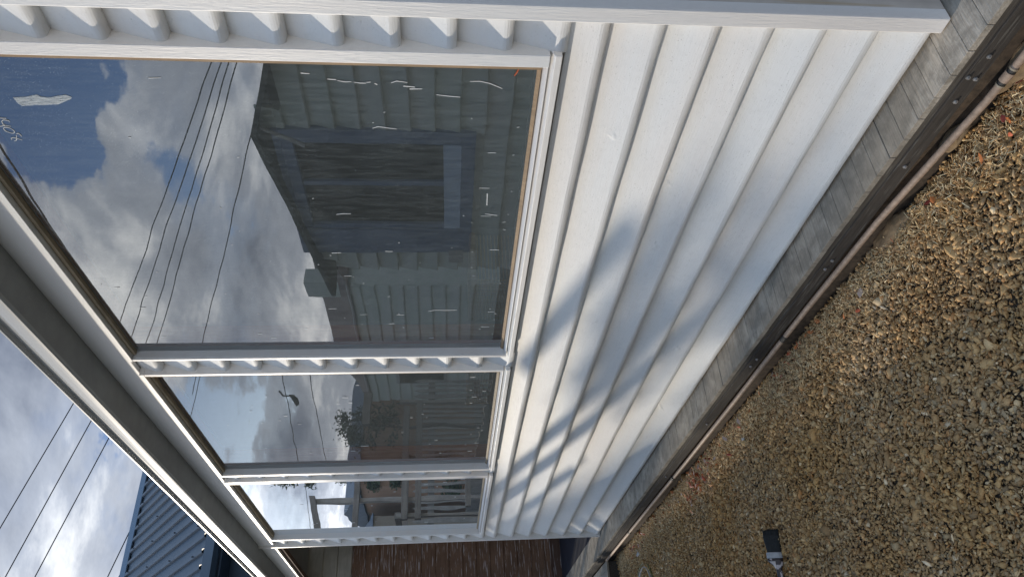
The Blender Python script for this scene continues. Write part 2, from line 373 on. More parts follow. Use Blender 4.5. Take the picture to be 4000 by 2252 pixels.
def poly_cloud(name, cen, size, flat, colr, base, faces, material, label, cat, tilt=0.35, jit=0.35, kind='stuff', par=None):
    n = len(cen); k = len(base)
    V = base[None] * (1 + rng.uniform(-jit, jit, (n, k, 1)))
    V = V * (size[:, None] * flat)[:, None, :]
    Rz = rotm(n)
    # mostly lying flat: yaw + a moderate tilt
    yaw = rng.uniform(0, 2 * np.pi, n); c, s = np.cos(yaw), np.sin(yaw); zz = np.zeros(n); oo = np.ones(n)
    Y = np.stack([np.stack([c, -s, zz], -1), np.stack([s, c, zz], -1), np.stack([zz, zz, oo], -1)], -2)
    ta = rng.normal(0, tilt, n); tb = rng.normal(0, tilt, n)
    A = np.stack([np.stack([oo, zz, zz], -1), np.stack([zz, np.cos(ta), -np.sin(ta)], -1), np.stack([zz, np.sin(ta), np.cos(ta)], -1)], -2)
    B = np.stack([np.stack([np.cos(tb), zz, np.sin(tb)], -1), np.stack([zz, oo, zz], -1), np.stack([-np.sin(tb), zz, np.cos(tb)], -1)], -2)
    T = B @ A @ Y
    V = np.einsum('nij,nkj->nki', T, V) + cen[:, None, :]
    V = (V * U).reshape(-1, 3).astype(np.float32)
    F = (faces[None] + (np.arange(n) * k)[:, None, None]).reshape(-1, faces.shape[1])
    me = bpy.data.meshes.new(name); me.vertices.add(len(V)); me.vertices.foreach_set('co', V.ravel())
    me.loops.add(F.size); me.loops.foreach_set('vertex_index', F.ravel().astype(np.int32))
    me.polygons.add(len(F)); me.polygons.foreach_set('loop_start', (np.arange(len(F)) * F.shape[1]).astype(np.int32))
    me.update(calc_edges=True)
    at = me.color_attributes.new('col', 'FLOAT_COLOR', 'POINT')
    cc = np.concatenate([np.repeat(colr, k, 0), np.ones((n * k, 1))], 1).astype(np.float32); at.data.foreach_set('color', cc.ravel())
    me.materials.append(material); o = bpy.data.objects.new(name, me); COL.objects.link(o)
    if par: o.parent = par
    elif label: tag(o, label, cat, kind=kind)
    return o
def in_view(x, y, z, mx, my):
    a, b, w = world_to_px(x, y, z); return (w > 0.5) & (a > -mx) & (a < 4000 + mx) & (b > -my) & (b < 2252 + my)
NS = 350000
x = rng.uniform(-52, 12, NS); y = rng.uniform(-12, -1.0, NS)
z = G0 - 0.035 * np.maximum(0, -1.2 - y)
a_, b_, w_ = world_to_px(x, y, z)
keep = (w_ > 1) & (a_ > 1500) & (a_ < 5000) & (b_ > -700) & (b_ < 3000)
keep &= rng.uniform(size=NS) < np.clip(1.15 - (w_ - 12) * 0.004, 0.5, 1)
x, y, z = x[keep], y[keep], z[keep]; n = len(x)
size = rng.lognormal(math.log(0.0405), 0.40, n); size = np.clip(size, 0.026, 0.16)
clump = np.array([mnoise.noise(Vector((a * 0.5, b * 0.5, 0))) for a, b in zip(x, y)])
size *= 1 + 0.25 * clump
zz = z + rng.uniform(-0.085, 0.06, n) + 0.05 * np.array([mnoise.noise(Vector((a * 0.6, b * 0.6, 3))) for a, b in zip(x, y)])
flat = np.stack([rng.uniform(0.85, 1.45, n), rng.uniform(0.7, 1.0, n), rng.uniform(0.22, 0.52, n)], 1)
pal = np.array([(0.30, 0.225, 0.135), (0.36, 0.28, 0.17), (0.24, 0.18, 0.11), (0.30, 0.27, 0.21), (0.20, 0.165, 0.125), (0.42, 0.36, 0.26), (0.33, 0.21, 0.11), (0.52, 0.50, 0.45)])
ci = rng.choice(8, n, p=[.27, .2, .2, .12, .1, .06, .035, .015]); colr = pal[ci] * rng.uniform(0.75, 1.15, (n, 1))
tone = np.clip(0.5 + 1.2 * np.array([mnoise.noise(Vector((a * 0.35 + 9, b * 0.35, 5))) for a, b in zip(x, y)]), 0, 1)[:, None]
colr = colr * np.array([[1.74, 1.50, 1.17]])
colr = colr * (1 - tone * 0.3 * np.array([[0.1, 0.45, 1.1]]))
poly_cloud('gravel', np.stack([x, y, zz], 1), size, flat, colr, ico, icf, m_gravel, 'bed of small tan and brown angular gravel beside the timber deck', 'gravel', tilt=0.62, jit=0.5)
print('stones', n)

# ------------------------------------------------------------------ white house
H = thing('white_house', 'freshly painted white weatherboard house wall with three picture windows and grey gutter', 'house')
XF = -35.0
ZA = 6.70
wins = [  # casing near, casing far, inner near, glass far
    (-0.66, -12.42, -0.94, -12.30),
    (-13.33, -23.10, -13.46, -22.90),
    (-23.77, -33.72, -24.10, -33.50)]
ZT, ZB, zt, zb = 18.37, 6.79, 18.26, 7.13
YC, YG = -0.25, 0.03
cl_ = MB()
def course(x0, x1, zl, zh, seed=0):
    h = zh - zl; yt = 0.12 - 0.24 * (1 - h) if h < 0.99 else 0.12
    prof = [(0.2, zh), (yt, zh), (-0.146, zl + 0.18)] + [(-(0.05 + 0.10 * math.cos(t)), zl + 0.16 - 0.16 * math.sin(t)) for t in (0.2, 0.5, 0.8, 1.1, 1.4)] + [(0.03, zl), (0.2, zl)]
    cl_.extr(prof, x0, x1, n=max(2, int(abs(x1 - x0) * 2.5)), wob=0.012)
for i in range(6): course(XF, 0.10, i, i + 1.0)
course(XF, 0.10, 6, ZA)
for (a, b) in ((0.10, wins[0][0] - 0.02), (wins[0][1] + 0.02, wins[1][0] - 0.02), (wins[1][1] + 0.02, wins[2][0] - 0.02), (wins[2][1] + 0.02, XF)):
    for k in range(13):
        zl = ZA + k; zh = min(zl + 1, 19.3)
        course(a, b, zl, zh)
cl_.build('weatherboards', m_board, H, smooth=False)
# corner boards
cb = MB(); cb.box(0.10, 0.42, -0.30, -0.02, -0.02, 19.3)
cb.build('corner_board', m_trimz, H, bevel=0.02)
MB().box(0.02, 0.405, -0.018, 2.6, -0.03, 19.3).build('corner_post', m_cbare, H, bevel=0.012)
MB().box(XF - 0.17, XF - 0.002, -0.27, 0.3, -0.06, 19.28).build('corner_board', m_trimz, H, bevel=0.015)
# frieze, soffit, gutter
MB().box(XF - 11.5, 0.42, -0.16, 0.0, 18.42, 19.27).build('frieze_board', m_smooth, H, bevel=0.01)
MB().box(XF - 18.0, XF - 11.52, -0.16, 0.0, 18.42, 19.27).build('primed_beam', m_primer, H, bevel=0.01)
MB().box(XF - 18.0, XF - 0.2, 0.02, 0.32, 18.25, 19.1).build('weathered_beam', m_batt, H, bevel=0.02)
MB().box(XF - 20, 3.0, -1.118, 4.0, 19.27, 19.35).build('soffit', m_soffit, H)
gp = [(-1.12, 19.255), (-1.19, 19.258), (-1.23, 19.285), (-1.25, 19.34), (-1.256, 19.42), (-1.256, 19.52), (-1.250, 19.60), (-1.235, 19.63), (-1.16, 19.65), (-1.15, 19.70), (-1.15, 19.84), (-1.17, 19.865), (-1.27, 19.87), (-1.305, 19.89), (-1.31, 19.93), (-1.28, 19.955), (-1.22, 19.95), (-1.10, 19.93), (-1.10, 19.4), (-1.12, 19.30)]
MB().extr(gp, XF - 20, 3.0, n=1).build('gutter', m_gutter, H, smooth=False)
# roof over
MB().add([(XF - 20, -1.05, 20.0), (3, -1.05, 20.0), (3, 24, 28), (XF - 20, 24, 28), (XF - 20, -1.05, 19.96), (3, -1.05, 19.96), (3, 24, 27.9), (XF - 20, 24, 27.9)], [(0, 1, 2, 3), (4, 7, 6, 5), (0, 4, 5, 1), (2, 6, 7, 3), (0, 3, 7, 4), (1, 5, 6, 2)]).build('roof', m_blue, H)
# room behind the glass
rm = MB(); rm.box(XF + 0.2, -0.05, 1.05, 22, 1.0, 19.0)
ro = rm.build('room_lining', m_room, H)
# open the room box on the window side
bm = bmesh.new(); bm.from_mesh(ro.data); bm.faces.ensure_lookup_table()
bmesh.ops.delete(bm, geom=[q for q in bm.faces if abs(q.calc_center_median().y / U - 1.05) < 0.01], context='FACES'); bm.faces.ensure_lookup_table()
bmesh.ops.delete(bm, geom=[q for q in bm.faces if abs(q.calc_center_median().y / U - 22) < 0.01 or abs(q.calc_center_median().x / U + 0.05) < 0.01], context='FACES_ONLY'); bm.to_mesh(ro.data); bm.free()
rb = MB(); rb.box(XF + 0.2, -17.0, 22.0, 22.3, 1.0, 19.0); rb.box(-17.0, -0.05, 22.0, 22.3, 1.0, 3.0); rb.box(-17.0, -0.05, 22.0, 22.3, 17.0, 19.0); rb.build('rear_room_wall', m_room, H)  # rear opening is added, out of view, to let daylight into the room
sw = MB(); sw.box(-0.12, -0.02, 1.05, 3.4, 1.0, 19.0); sw.box(-0.12, -0.02, 18.0, 22.0, 1.0, 19.0); sw.box(-0.12, -0.02, 3.4, 18.0, 17.0, 19.0); sw.build('side_room_wall', m_room, H)
MB().add([(-0.07, 3.4, 1.0), (-0.07, 18.0, 1.0), (-0.07, 18.0, 17.0), (-0.07, 3.4, 17.0)], [(0, 1, 2, 3)]).build('added_side_glass', m_glass, H)  # unseen glazed opening, added so daylight reaches the far jambs
iw = MB()   # inner wall face around the openings
xs = [XF + 0.2, -33.5, -24.1, -22.9, -13.46, -12.3, -0.94, -0.05]
iw.box(xs[0], xs[-1], 0.9, 1.04, 1.0, zb - 0.05); iw.box(xs[0], xs[-1], 0.9, 1.04, zt + 0.05, 19.0)
for a, b in ((0, 1), (2, 3), (4, 5), (6, 7)): iw.box(xs[a], xs[b], 0.9, 1.04, zb - 0.05, zt + 0.05)
iw.build('inner_wall', m_room, H)

def stroke(mb, pts, w, y=YG - 0.012, th=0.006):
    """a flat ribbon of dried paint lying on the pane"""
    n = len(pts); vs = []
    for i, (x, z) in enumerate(pts):
        a = pts[max(i - 1, 0)]; b = pts[min(i + 1, n - 1)]
        dx, dz = b[0] - a[0], b[1] - a[1]; L = math.hypot(dx, dz) or 1
        nx_, nz_ = -dz / L, dx / L
        ww = w * (0.75 + 0.5 * ((i * 37 + int(abs(x) * 91)) % 7) / 7)
        if n > 2 and i in (0, n - 1): ww *= 0.6
        for s in (-1, 1):
            for yy in (y, y + th): vs.append((x + nx_ * ww * s * 0.5, yy, z + nz_ * ww * s * 0.5))
    fs = []
    for i in range(n - 1):
        a = i * 4; b = a + 4
        fs += [(a, b, b + 2, a + 2), (a, a + 1, b + 1, b), (a + 2, b + 2, b + 3, a + 3)]
    fs += [(0, 2, 3, 1), (4 * n - 4, 4 * n - 3, 4 * n - 1, 4 * n - 2)]
    mb.add(vs, fs)
for wi, (Xn, Xf, xn, xf) in enumerate(wins):
    # casing: head, near stile, far stile, sill member - butted end to end
    W_ = MB().box(Xf - 0.01, Xn + 0.01, YC - 0.01, 0.2, zt + 0.002, ZT + 0.03).build('window', m_trimx, H, bevel=0.01)
    MB().box(xn, Xn, YC, 0.2, zb - 0.12, zt).build('stile', m_trimz, W_, bevel=0.012)
    MB().box(Xf, xf, YC, 0.2, zb - 0.12, zt).build('stile', m_trimz, W_, bevel=0.012)
    MB().extr([(YC - 0.015, ZB), (0.2, ZB), (0.2, zb - 0.125), (-0.05, zb - 0.125), (YC - 0.015, zb - 0.21)], Xf - 0.01, Xn + 0.01).build('sill', m_trimx, W_, bevel=0.012)
    # inner bead: white, sloping back from the casing to the pane
    MB().extr([(YC + 0.06, zb - 0.121), (YG + 0.02, zb - 0.121), (YG + 0.02, zb - 0.03), (-0.10, zb - 0.07), (YC + 0.06, zb - 0.10)], xf + 0.001, xn - 0.001).build('sill_bead', m_smooth, W_, bevel=0.006)
    MB().extr([(YG - 0.075, zb - 0.0205), (YG + 0.016, zb - 0.0205), (YG + 0.016, zb + 0.05), (YG - 0.02, zb + 0.05)], xf + 0.03, xn - 0.03).build('glazing_bead', m_raw if wi == 0 else m_rawx, W_)
    MB().box(xf + 0.03, xn - 0.03, -0.10, YG + 0.015, zt - 0.10, zt - 0.002).build('head_bead', m_rawx, W_)
    MB().box(xn - 0.075, xn - 0.001, YC + 0.03, YG + 0.018, zb - 0.0, zt - 0.10).build('glazing_bead', m_raw, W_)
    MB().box(xf + 0.001, xf + 0.028, YC + 0.05, YG + 0.018, zb - 0.02, zt - 0.10).build('side_bead', m_smooth, W_)
    yn = YG + (0.004 * (xn - xf) if wi == 1 else 0.0)      # no two panes sit quite parallel
    gl = MB().add([(xf, YG, zb - 0.02), (xn, yn, zb - 0.02), (xn, yn, zt), (xf, YG, zt)], [(0, 1, 2, 3)])
    gl.build('glass', m_glass, W_)
    # timber lining of the opening on the room side
    MB().box(xf - 0.10, xf - 0.003, 0.205, 1.0, zb - 0.2, zt + 0.1).build('brown_jamb', m_brownr, W_)
    MB().box(xn + 0.003, xn + 0.10, 0.205, 1.0, zb - 0.2, zt + 0.1).build('brown_jamb', m_brownr, W_)
    MB().box(xf - 0.10, xn + 0.10, 0.22, 1.0, zt + 0.102, zt + 0.3).build('inner_head', m_brownr, W_)
    MB().box(xf - 0.10, xn + 0.10, 0.22, 1.25, zb - 0.35, zb - 0.202).build('inner_sill', m_brownr, W_)
    # dried paint on the panes
    sp = MB()
    if wi == 0:
        L = [[(-1.43, 11.59), (-1.44, 11.43)], [(-1.56, 11.12), (-1.57, 10.96)], [(-1.59, 10.94), (-1.62, 10.8), (-1.61, 10.68)], [(-1.62, 10.64), (-1.64, 10.52), (-1.64, 10.41)], [(-1.62, 10.40), (-1.61, 10.32)], [(-1.64, 10.25), (-1.67, 10.2)],
             [(-1.62, 9.94), (-1.57, 9.83), (-1.60, 9.63)], [(-1.69, 9.71), (-1.71, 9.49)], [(-1.76, 9.59), (-1.75, 9.36)], [(-1.89, 9.08), (-1.92, 8.85), (-1.94, 8.62)], [(-1.54, 8.44), (-1.53, 8.25), (-1.58, 8.05), (-1.70, 7.81)],
             [(-2.82, 10.38), (-2.77, 10.27), (-2.81, 10.05), (-2.83, 9.9)], [(-5.63, 11.45), (-5.60, 11.3), (-5.60, 11.11)], [(-5.57, 7.97), (-5.61, 7.8), (-5.63, 7.67)], [(-10.05, 9.4), (-9.98, 9.2), (-10.0, 8.9), (-9.99, 8.58)], [(-4.83, 7.95), (-5.25, 7.94)]]
        for q in L: stroke(sp, q, 0.019)
        for q in ([(-2.71, 17.55), (-2.72, 17.37)], [(-2.82, 17.35), (-2.78, 17.35), (-2.77, 17.38), (-2.76, 17.44), (-2.8, 17.49), (-2.88, 17.5), (-2.91, 17.47), (-2.93, 17.38)], [(-2.91, 17.46), (-2.94, 17.61)],
                  [(-3.31, 17.54), (-3.26, 17.53), (-3.24, 17.48), (-3.27, 17.41), (-3.31, 17.34)], [(-3.17, 17.39), (-3.24, 17.42), (-3.31, 17.45), (-3.34, 17.51)], [(-3.14, 17.38), (-3.12, 17.33), (-3.16, 17.31), (-3.21, 17.31)],
                  [(-3.1, 17.39), (-3.12, 17.42), (-3.12, 17.46), (-3.09, 17.51), (-3.06, 17.54), (-3.01, 17.55), (-2.98, 17.54), (-2.96, 17.5), (-2.96, 17.46), (-2.98, 17.42), (-3.02, 17.39), (-3.06, 17.38), (-3.1, 17.39)]):
            ink = MB(); stroke(ink, q, 0.012); ink.build('handwriting', m_white, W_)
        sm = [(-2.18, 16.99), (-2.16, 16.76), (-2.1, 16.54), (-2.15, 16.48), (-2.16, 16.32), (-2.12, 16.18), (-2.09, 16.01), (-2.14, 15.93), (-2.18, 15.95), (-2.27, 16.13), (-2.33, 16.25), (-2.35, 16.45), (-2.36, 16.69), (-2.38, 16.82), (-2.39, 16.92), (-2.33, 16.97), (-2.25, 16.98)]
        MB().extr([(a, b) for a, b in sm], 0, 1).v
        q = MB(); k = len(sm); q.add([(a, YG - 0.012, b) for a, b in sm] + [(a, YG - 0.004, b) for a, b in sm], [tuple(range(k)), tuple(range(k, 2 * k))[::-1]] + [(i, (i + 1) % k, k + (i + 1) % k, k + i) for i in range(k)])
        q.build('paint_smear', m_smear, W_)
        og = MB(); stroke(og, [(-1.22, 7.53), (-1.30, 7.56), (-1.38, 7.60)], 0.035); og.build('orange_mark', m_orange, W_)
    nsp = (70, 45, 24)[wi]
    for k in range(nsp):
        t = R.random()
        x_ = xn - 0.2 + (xf - xn + 0.3) * (R.random() ** (0.55 if wi == 0 else 1.0)); z_ = zb + 0.25 + (zt - zb - 0.5) * (R.random() ** (2.0 if wi == 0 else 1.2))
        ln = R.choice((0.03, 0.04, 0.06, 0.12, 0.2)) * R.uniform(0.6, 1.2) * (1.3 if wi else 1)
        stroke(sp, [(x_, z_), (x_ + R.uniform(-.02, .02), z_ + ln)], R.uniform(0.008, 0.015) * (1 + wi * 0.6))
    sp.build('paint_spatter', m_white, W_)['kind'] = 'stuff'

# porch beyond the far corner
PX = -51.0
pw = MB()
for i in range(15):
    zl = 0.12 + i * 1.06; zh = min(zl + 1.06, 15.95)
    pw.extr([(PX - 0.15, zh), (PX + 0.02, zh), (PX + 0.10, zl + 0.1), (PX + 0.10, zl + 0.03), (PX + 0.04, zl), (PX - 0.15, zl)], -1.0, 8.0, 'y')
pw.build('porch_end_wall', m_porch, H)
pc = MB()
for i in range(4): pc.extr([(PX - 0.15, 15.97 + i * 1.08 + 1.06), (PX + 0.04, 15.97 + i * 1.08 + 1.06), (PX + 0.13, 15.97 + i * 1.08 + 0.05), (PX + 0.05, 15.97 + i * 1.08), (PX - 0.15, 15.97 + i * 1.08)], -0.9, 8.0, 'y')
pc.build('porch_upper_wall', m_cream, H)
MB().box(PX + 0.11, PX + 0.2, -0.95, 8, -0.06, 0.75).build('porch_skirting', m_worn, H)
MB().box(PX - 0.1, XF - 0.2, 8.0, 8.3, -0.2, 19.2).build('porch_back_wall', m_porch, H)

# ------------------------------------------------------------------ deck
DK = thing('timber_deck', 'narrow grey weathered timber deck running along the foot of the white wall', 'deck')
dk = MB(); xx = 1.42; i = 0
while xx > -51.2:
    w = 0.525; y1 = 0.1 if xx > XF else 0.35
    dz = R.uniform(-0.006, 0.006); dy = R.uniform(-0.005, 0.005)
    if xx > 0.42: y1 = 3.0
    dk.box(xx - w, xx, -1.07 + dy, y1, -0.20 + dz, -0.065 + dz)
    xx -= w + 0.010; i += 1
dk.build('deck_planks', m_deck, DK, bevel=0.008)
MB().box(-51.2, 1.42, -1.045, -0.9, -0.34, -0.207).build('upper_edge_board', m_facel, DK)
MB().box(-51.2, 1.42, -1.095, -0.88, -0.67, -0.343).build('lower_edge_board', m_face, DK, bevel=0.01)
for (bx, bz) in ((0.27, -0.49), (-0.2, -0.40), (-0.23, -0.56), (-0.77, -0.51), (-2.54, -0.5), (-5.91, -0.49), (-6.27, -0.47), (-11.12, -0.5), (-11.6, -0.48), (-16.2, -0.5), (-22.0, -0.48)):
    b_ = MB(); b_.tube([(bx, -1.094, bz), (bx, -1.112, bz)], 0.042, 14); b_.tube([(bx, -1.11, bz), (bx, -1.14, bz)], 0.021, 6)
    b_.build('bolt', m_galv, DK)
fd = MB(); 
fd.extr([(-0.85, -0.68), (0.1, -0.68), (0.1, -1.8), (-0.95, -1.8)], -51, 2.2, 'x', n=60, wob=0.05); fo = fd.build('foundation', m_dirt, DK)
MB().box(-51.0, XF - 0.2, 0.36, 8.0, -0.19, -0.06).build('porch_floor', m_floorshade, DK)  # deck floor in the porch, its shade painted as a darker colour
ST = thing('timber_step', 'low planked timber step in front of the far end of the deck', 'step')
s_ = MB()
for k in range(4): s_.box(-46.0, -37.15, -1.18 - 0.5 * (k + 1) + 0.02, -1.18 - 0.5 * k, -0.82, -0.70)
s_.build('treads', m_deck, ST, bevel=0.008)
s2 = MB(); s2.box(-45.9, -37.2, -3.1, -3.0, -1.6, -0.83); s2.box(-37.3, -37.2, -2.99, -1.2, -1.6, -0.83); s2.build('risers', m_facel, ST)

# pipe
PP = thing('water_pipe', 'brown pipe with a banded coupling running low along the deck edge', 'pipe')
pts = [(3.5, -1.24, -1.0), (0.5, -1.25, -0.96), (-0.6, -1.25, -0.95), (-1.7, -1.24, -0.88), (-4.2, -1.22, -0.74), (-8, -1.2, -0.72), (-14, -1.2, -0.76), (-20, -1.2, -0.77), (-26, -1.2, -0.74), (-37.0, -1.2, -0.70)]
MB().tube(pts, 0.072, 16).build('pipe_run', m_pipe, PP, smooth=True)
c0 = Vector((-0.02, -1.25, -0.957)); ax = Vector((-1, 0, 0.01)).normalized()
MB().tube([c0 - ax * 0.10, c0 + ax * 0.10], 0.088, 18).build('coupling', m_pipe, PP, smooth=False)
for s in (-1, 1):
    MB().tube([c0 + ax * 0.10 * s, c0 + ax * 0.17 * s], 0.080, 18).build('rubber_band', m_blk, PP)
    MB().tube([c0 + ax * 0.171 * s, c0 + ax * 0.205 * s], 0.086, 18).build('metal_ring', m_ring, PP)
for bx in (-9.5, -21.8, -30.5):
    MB().tube([(bx, -1.2, -0.735), (bx - 0.25, -1.2, -0.738)], 0.09, 16).build('pipe_clip', m_blk, PP)

def rock(name, c, s, label, material=m_rock, seed=0, sub=3):
    bm = bmesh.new(); bmesh.ops.create_icosphere(bm, subdivisions=sub, radius=1)
    for q in bm.verts:
        d = 1 + 0.35 * mnoise.noise(q.co * 1.3 + Vector((seed * 3.1, 0, 0))) + 0.12 * mnoise.noise(q.co * 4 + Vector((seed, 0, 0)))
        q.co = Vector((q.co.x * s[0] * d * U, q.co.y * s[1] * d * U, q.co.z * s[2] * d * U))
    me = bpy.data.meshes.new(name); bm.to_mesh(me); bm.free(); me.materials.append(material)
    o = bpy.data.objects.new(name, me); COL.objects.link(o); o.location = Vector(c) * U
    return tag(o, label, 'rock')
rock('rock', (-4.6, -1.15, -1.36), (0.75, 0.25, 0.17), 'flat brown sandstone slab half buried below the pipe', seed=1)
rock('rock', (-1.75, -1.02, -1.12), (0.42, 0.14, 0.16), 'rough pale brown stone wedged under the deck edge by the pipe coupling', seed=2)
rock('rock', (0.3, -1.08, -1.25), (0.85, 0.2, 0.25), 'mossy brown stone under the near end of the deck', seed=4)
rock('rock', (-15.4, -2.0, G0 + 0.04), (0.09, 0.07, 0.05), 'single pale stone lying on the gravel in front of the deck', plain('pale_stone', (0.62, 0.62, 0.60), 0.8), 3, 2)
rock('rock', (-31.9, -2.05, G0 + 0.06), (0.26, 0.11, 0.07), 'bluish white stone near the far timber step', plain('pale_stone'), 5, 2) if False else rock('rock', (-31.9, -2.05, G0 + 0.06), (0.26, 0.11, 0.07), 'bluish white stone near the far timber step', MATS['pale_stone'], 5, 2)

# dry litter: tan slivers and a few red leaves close to the deck
sl = np.array([(-1, -0.12, 0), (1, -0.06, 0), (1, 0.06, 0.05), (-1, 0.12, 0.05), (0, 0, 0.16)], float)
slf = np.array([(0, 1, 4), (1, 2, 4), (2, 3, 4), (3, 0, 4)])
n = 15000; x = -1.2 + rng.uniform(0, 1, n) ** 1.0 * -38 + 3; y = -1.18 - np.abs(rng.normal(0, 0.6, n))
z = G0 - 0.035 * np.maximum(0, -1.2 - y) + rng.uniform(0.05, 0.15, n)
cp = np.array([(0.86, 0.66, 0.36), (0.74, 0.52, 0.27), (0.92, 0.76, 0.46), (0.55, 0.33, 0.16)])[rng.choice(4, n)] * rng.uniform(0.7, 1.1, (n, 1))
poly_cloud('dry_litter', np.stack([x, y, z], 1), rng.uniform(0.03, 0.08, n), np.stack([np.ones(n), np.ones(n), np.ones(n)], 1), cp, sl, slf, m_litter, 'scatter of dry tan twigs and needles on the gravel beside the deck', 'litter', tilt=0.6, jit=0.2)
lf = np.array([(-1, 0, 0.1), (-0.3, -0.55, 0), (0.5, -0.4, 0.05), (1, 0, 0.25), (0.5, 0.4, 0.05), (-0.3, 0.55, 0)], float); lff = np.array([(0, 1, 2, 3), (0, 3, 4, 5)])
cen = []; 
for (cx_, cy_, sx_, sy_, k) in ((-20.5, -1.75, 1.2, 0.35, 130), (-9.6, -1.3, 0.5, 0.1, 5), (-11, -1.35, 0.5, 0.15, 8), (-6.6, -1.6, 0.4, 0.2, 4), (-27, -1.5, 1.5, 0.2, 14), (-32, -1.7, 0.9, 0.2, 24), (-15, -1.4, 2, 0.2, 10), (-8, -1.5, 6, 0.2, 7), (-1.5, -1.6, 0.8, 0.3, 5)):
    for _ in range(k): cen.append((R.gauss(cx_, sx_), min(-1.2, R.gauss(cy_, sy_)), G0 + R.uniform(0.08, 0.18)))
cen = np.array(cen); n = len(cen)
cp = np.array([(0.45, 0.09, 0.03), (0.50, 0.16, 0.04), (0.30, 0.05, 0.03), (0.42, 0.24, 0.14), (0.48, 0.36, 0.30)])[rng.choice(5, n, p=[.3, .25, .15, .15, .15])]
poly_cloud('fallen_leaves', cen, rng.uniform(0.07, 0.13, n), np.stack([np.ones(n), np.ones(n), np.ones(n)], 1), cp, lf, lff, m_litter, 'red and orange fallen leaves caught along the edge of the deck', 'leaves', tilt=0.5, jit=0.15)

# ------------------------------------------------------------------ paint brush lying on its narrow edge
BR = thing('paint_brush', 'black bristled paint brush with silver ferrule lying on the gravel', 'brush')
# local frame: a = along brush (bristles -> handle), b = across, facing the lens
ctr = Vector((-14.9, -5.9, gz(0, -5.9)))
bsd = (CAM - ctr).normalized()
bdn = Vector((0, 0, -1)); bdn = (bdn - bsd * bdn.dot(bsd)).normalized()      # edge that touches the stones
bal = bdn.cross(bsd).normalized()
if bal.dot(right) > 0: bal = -bal
base = ctr - bdn * 0.25 + bsd * 0.02
def BP(a, b, c): return base + bal * a + bdn * b + bsd * c
def slab(sections):
    """sections: (a, b0, b1, thickness) -> rounded rectangle loft"""
    vs = []; k = 12
    for (a, b0, b1, th) in sections:
        mid = (b0 + b1) / 2; hw = (b1 - b0) / 2
        for j in range(k):
            t = 2 * math.pi * (j + 0.5) / k; cx_, sx_ = math.cos(t), math.sin(t)
            px = math.copysign(abs(cx_) ** 0.45, cx_) * hw; py = math.copysign(abs(sx_) ** 0.6, sx_) * th
            vs.append(BP(a, mid + px, py))
    fs = []
    for i in range(len(sections) - 1):
        for j in range(k):
            q = i * k + j; w = i * k + (j + 1) % k; fs.append((q, w, w + k, q + k))
    fs += [tuple(range(k))[::-1], tuple((len(sections) - 1) * k + j for j in range(k))]
    return MB().add(vs, fs)
slab([(-0.66, -0.17, 0.16, 0.02), (-0.63, -0.24, 0.22, 0.05), (-0.50, -0.27, 0.245, 0.08), (-0.3, -0.25, 0.24, 0.10), (-0.12, -0.22, 0.235, 0.105), (0.0, -0.205, 0.235, 0.10)]).build('bristles', m_brist, BR)
br2 = MB()
for k in range(160):
    b0 = R.uniform(-0.25, 0.23); c0_ = R.uniform(-0.05, 0.09); L_ = R.uniform(0.0, 0.06)
    br2.tube([BP(-0.5, b0 * 0.97, c0_), BP(-0.655 - L_ + abs(b0) * 0.14, b0 * 1.04 + R.uniform(-.012, .012), c0_ * 0.6)], 0.005, 4)
br2.build('bristle_tips', m_brist, BR)
fe = slab([(0.002, -0.235, 0.245, 0.112), (0.02, -0.24, 0.25, 0.118), (0.16, -0.24, 0.25, 0.118), (0.178, -0.235, 0.245, 0.112)]).build('ferrule', m_ferr, BR)
slab([(0.18, -0.225, 0.235, 0.10), (0.25, -0.23, 0.24, 0.10), (0.32, -0.17, 0.235, 0.095), (0.40, -0.07, 0.21, 0.09), (0.50, -0.01, 0.17, 0.08), (0.75, 0.0, 0.17, 0.075), (1.1, 0.02, 0.24, 0.08), (1.5, 0.05, 0.30, 0.085), (1.62, 0.12, 0.26, 0.05)]).build('handle', m_handle, BR, smooth=True)
slab([(0.265, -0.20, 0.04, 0.106), (0.33, -0.13, 0.03, 0.1), (0.41, -0.045, 0.02, 0.094), (0.47, -0.012, 0.015, 0.086)]).build('dried_paint', m_hwhite, BR)

# hose loop
HO = thing('garden_hose', 'loop of olive and tan hose on the gravel near the far step', 'hose')
for nm, rr, mm, dz, ph in (('hose_coil', 1.75, m_hosel, 0.10, 0.0), ('hose_coil', 1.98, m_hose, 0.08, 0.4)):
    pts = [(-31.4 - 0.2 + rr * math.cos(t), -4.55 + rr * math.sin(t) * (1.0), gz(0, -4.5) + dz + 0.03 * math.sin(3 * t)) for t in np.linspace(ph, ph + 6.0, 60)]
    MB().tube(pts, 0.062, 10).build(nm, mm, HO, smooth=True)

# ------------------------------------------------------------------ wicker baskets indoors
def basket(name, x0, x1, y0, y1, z0, z1, label):
    b = thing(name, label, 'basket', 'wicker baskets inside the windows')
    wv = MB(); x = x0
    while x < x1:
        wv.tube([(x, y0, z0), (x, y0 - 0.05, (z0 + z1) / 2), (x, y0, z1)], 0.035, 5); x += 0.16
    zz_ = z0
    while zz_ < z1:
        wv.tube([(x0, y0, zz_), ((x0 + x1) / 2, y0 - 0.08, zz_), (x1, y0, zz_)], 0.022, 5); wv.tube([(x0, y0, zz_), (x0, y1, zz_)], 0.022, 5); wv.tube([(x1, y0, zz_), (x1, y1, zz_)], 0.022, 5); zz_ += 0.11
    wv.build('woven_side', m_wick, b)
    MB().tube([(x0, y1, z1), (x0, y0, z1), (x1, y0, z1), (x1, y1, z1), (x0, y1, z1)], 0.10, 8).build('rim', m_wick, b)
    return b
basket('wicker_basket', -12.9, -10.4, 1.4, 3.0, 5.6, 8.05, 'brown wicker basket seen inside the lower far corner of the largest window')
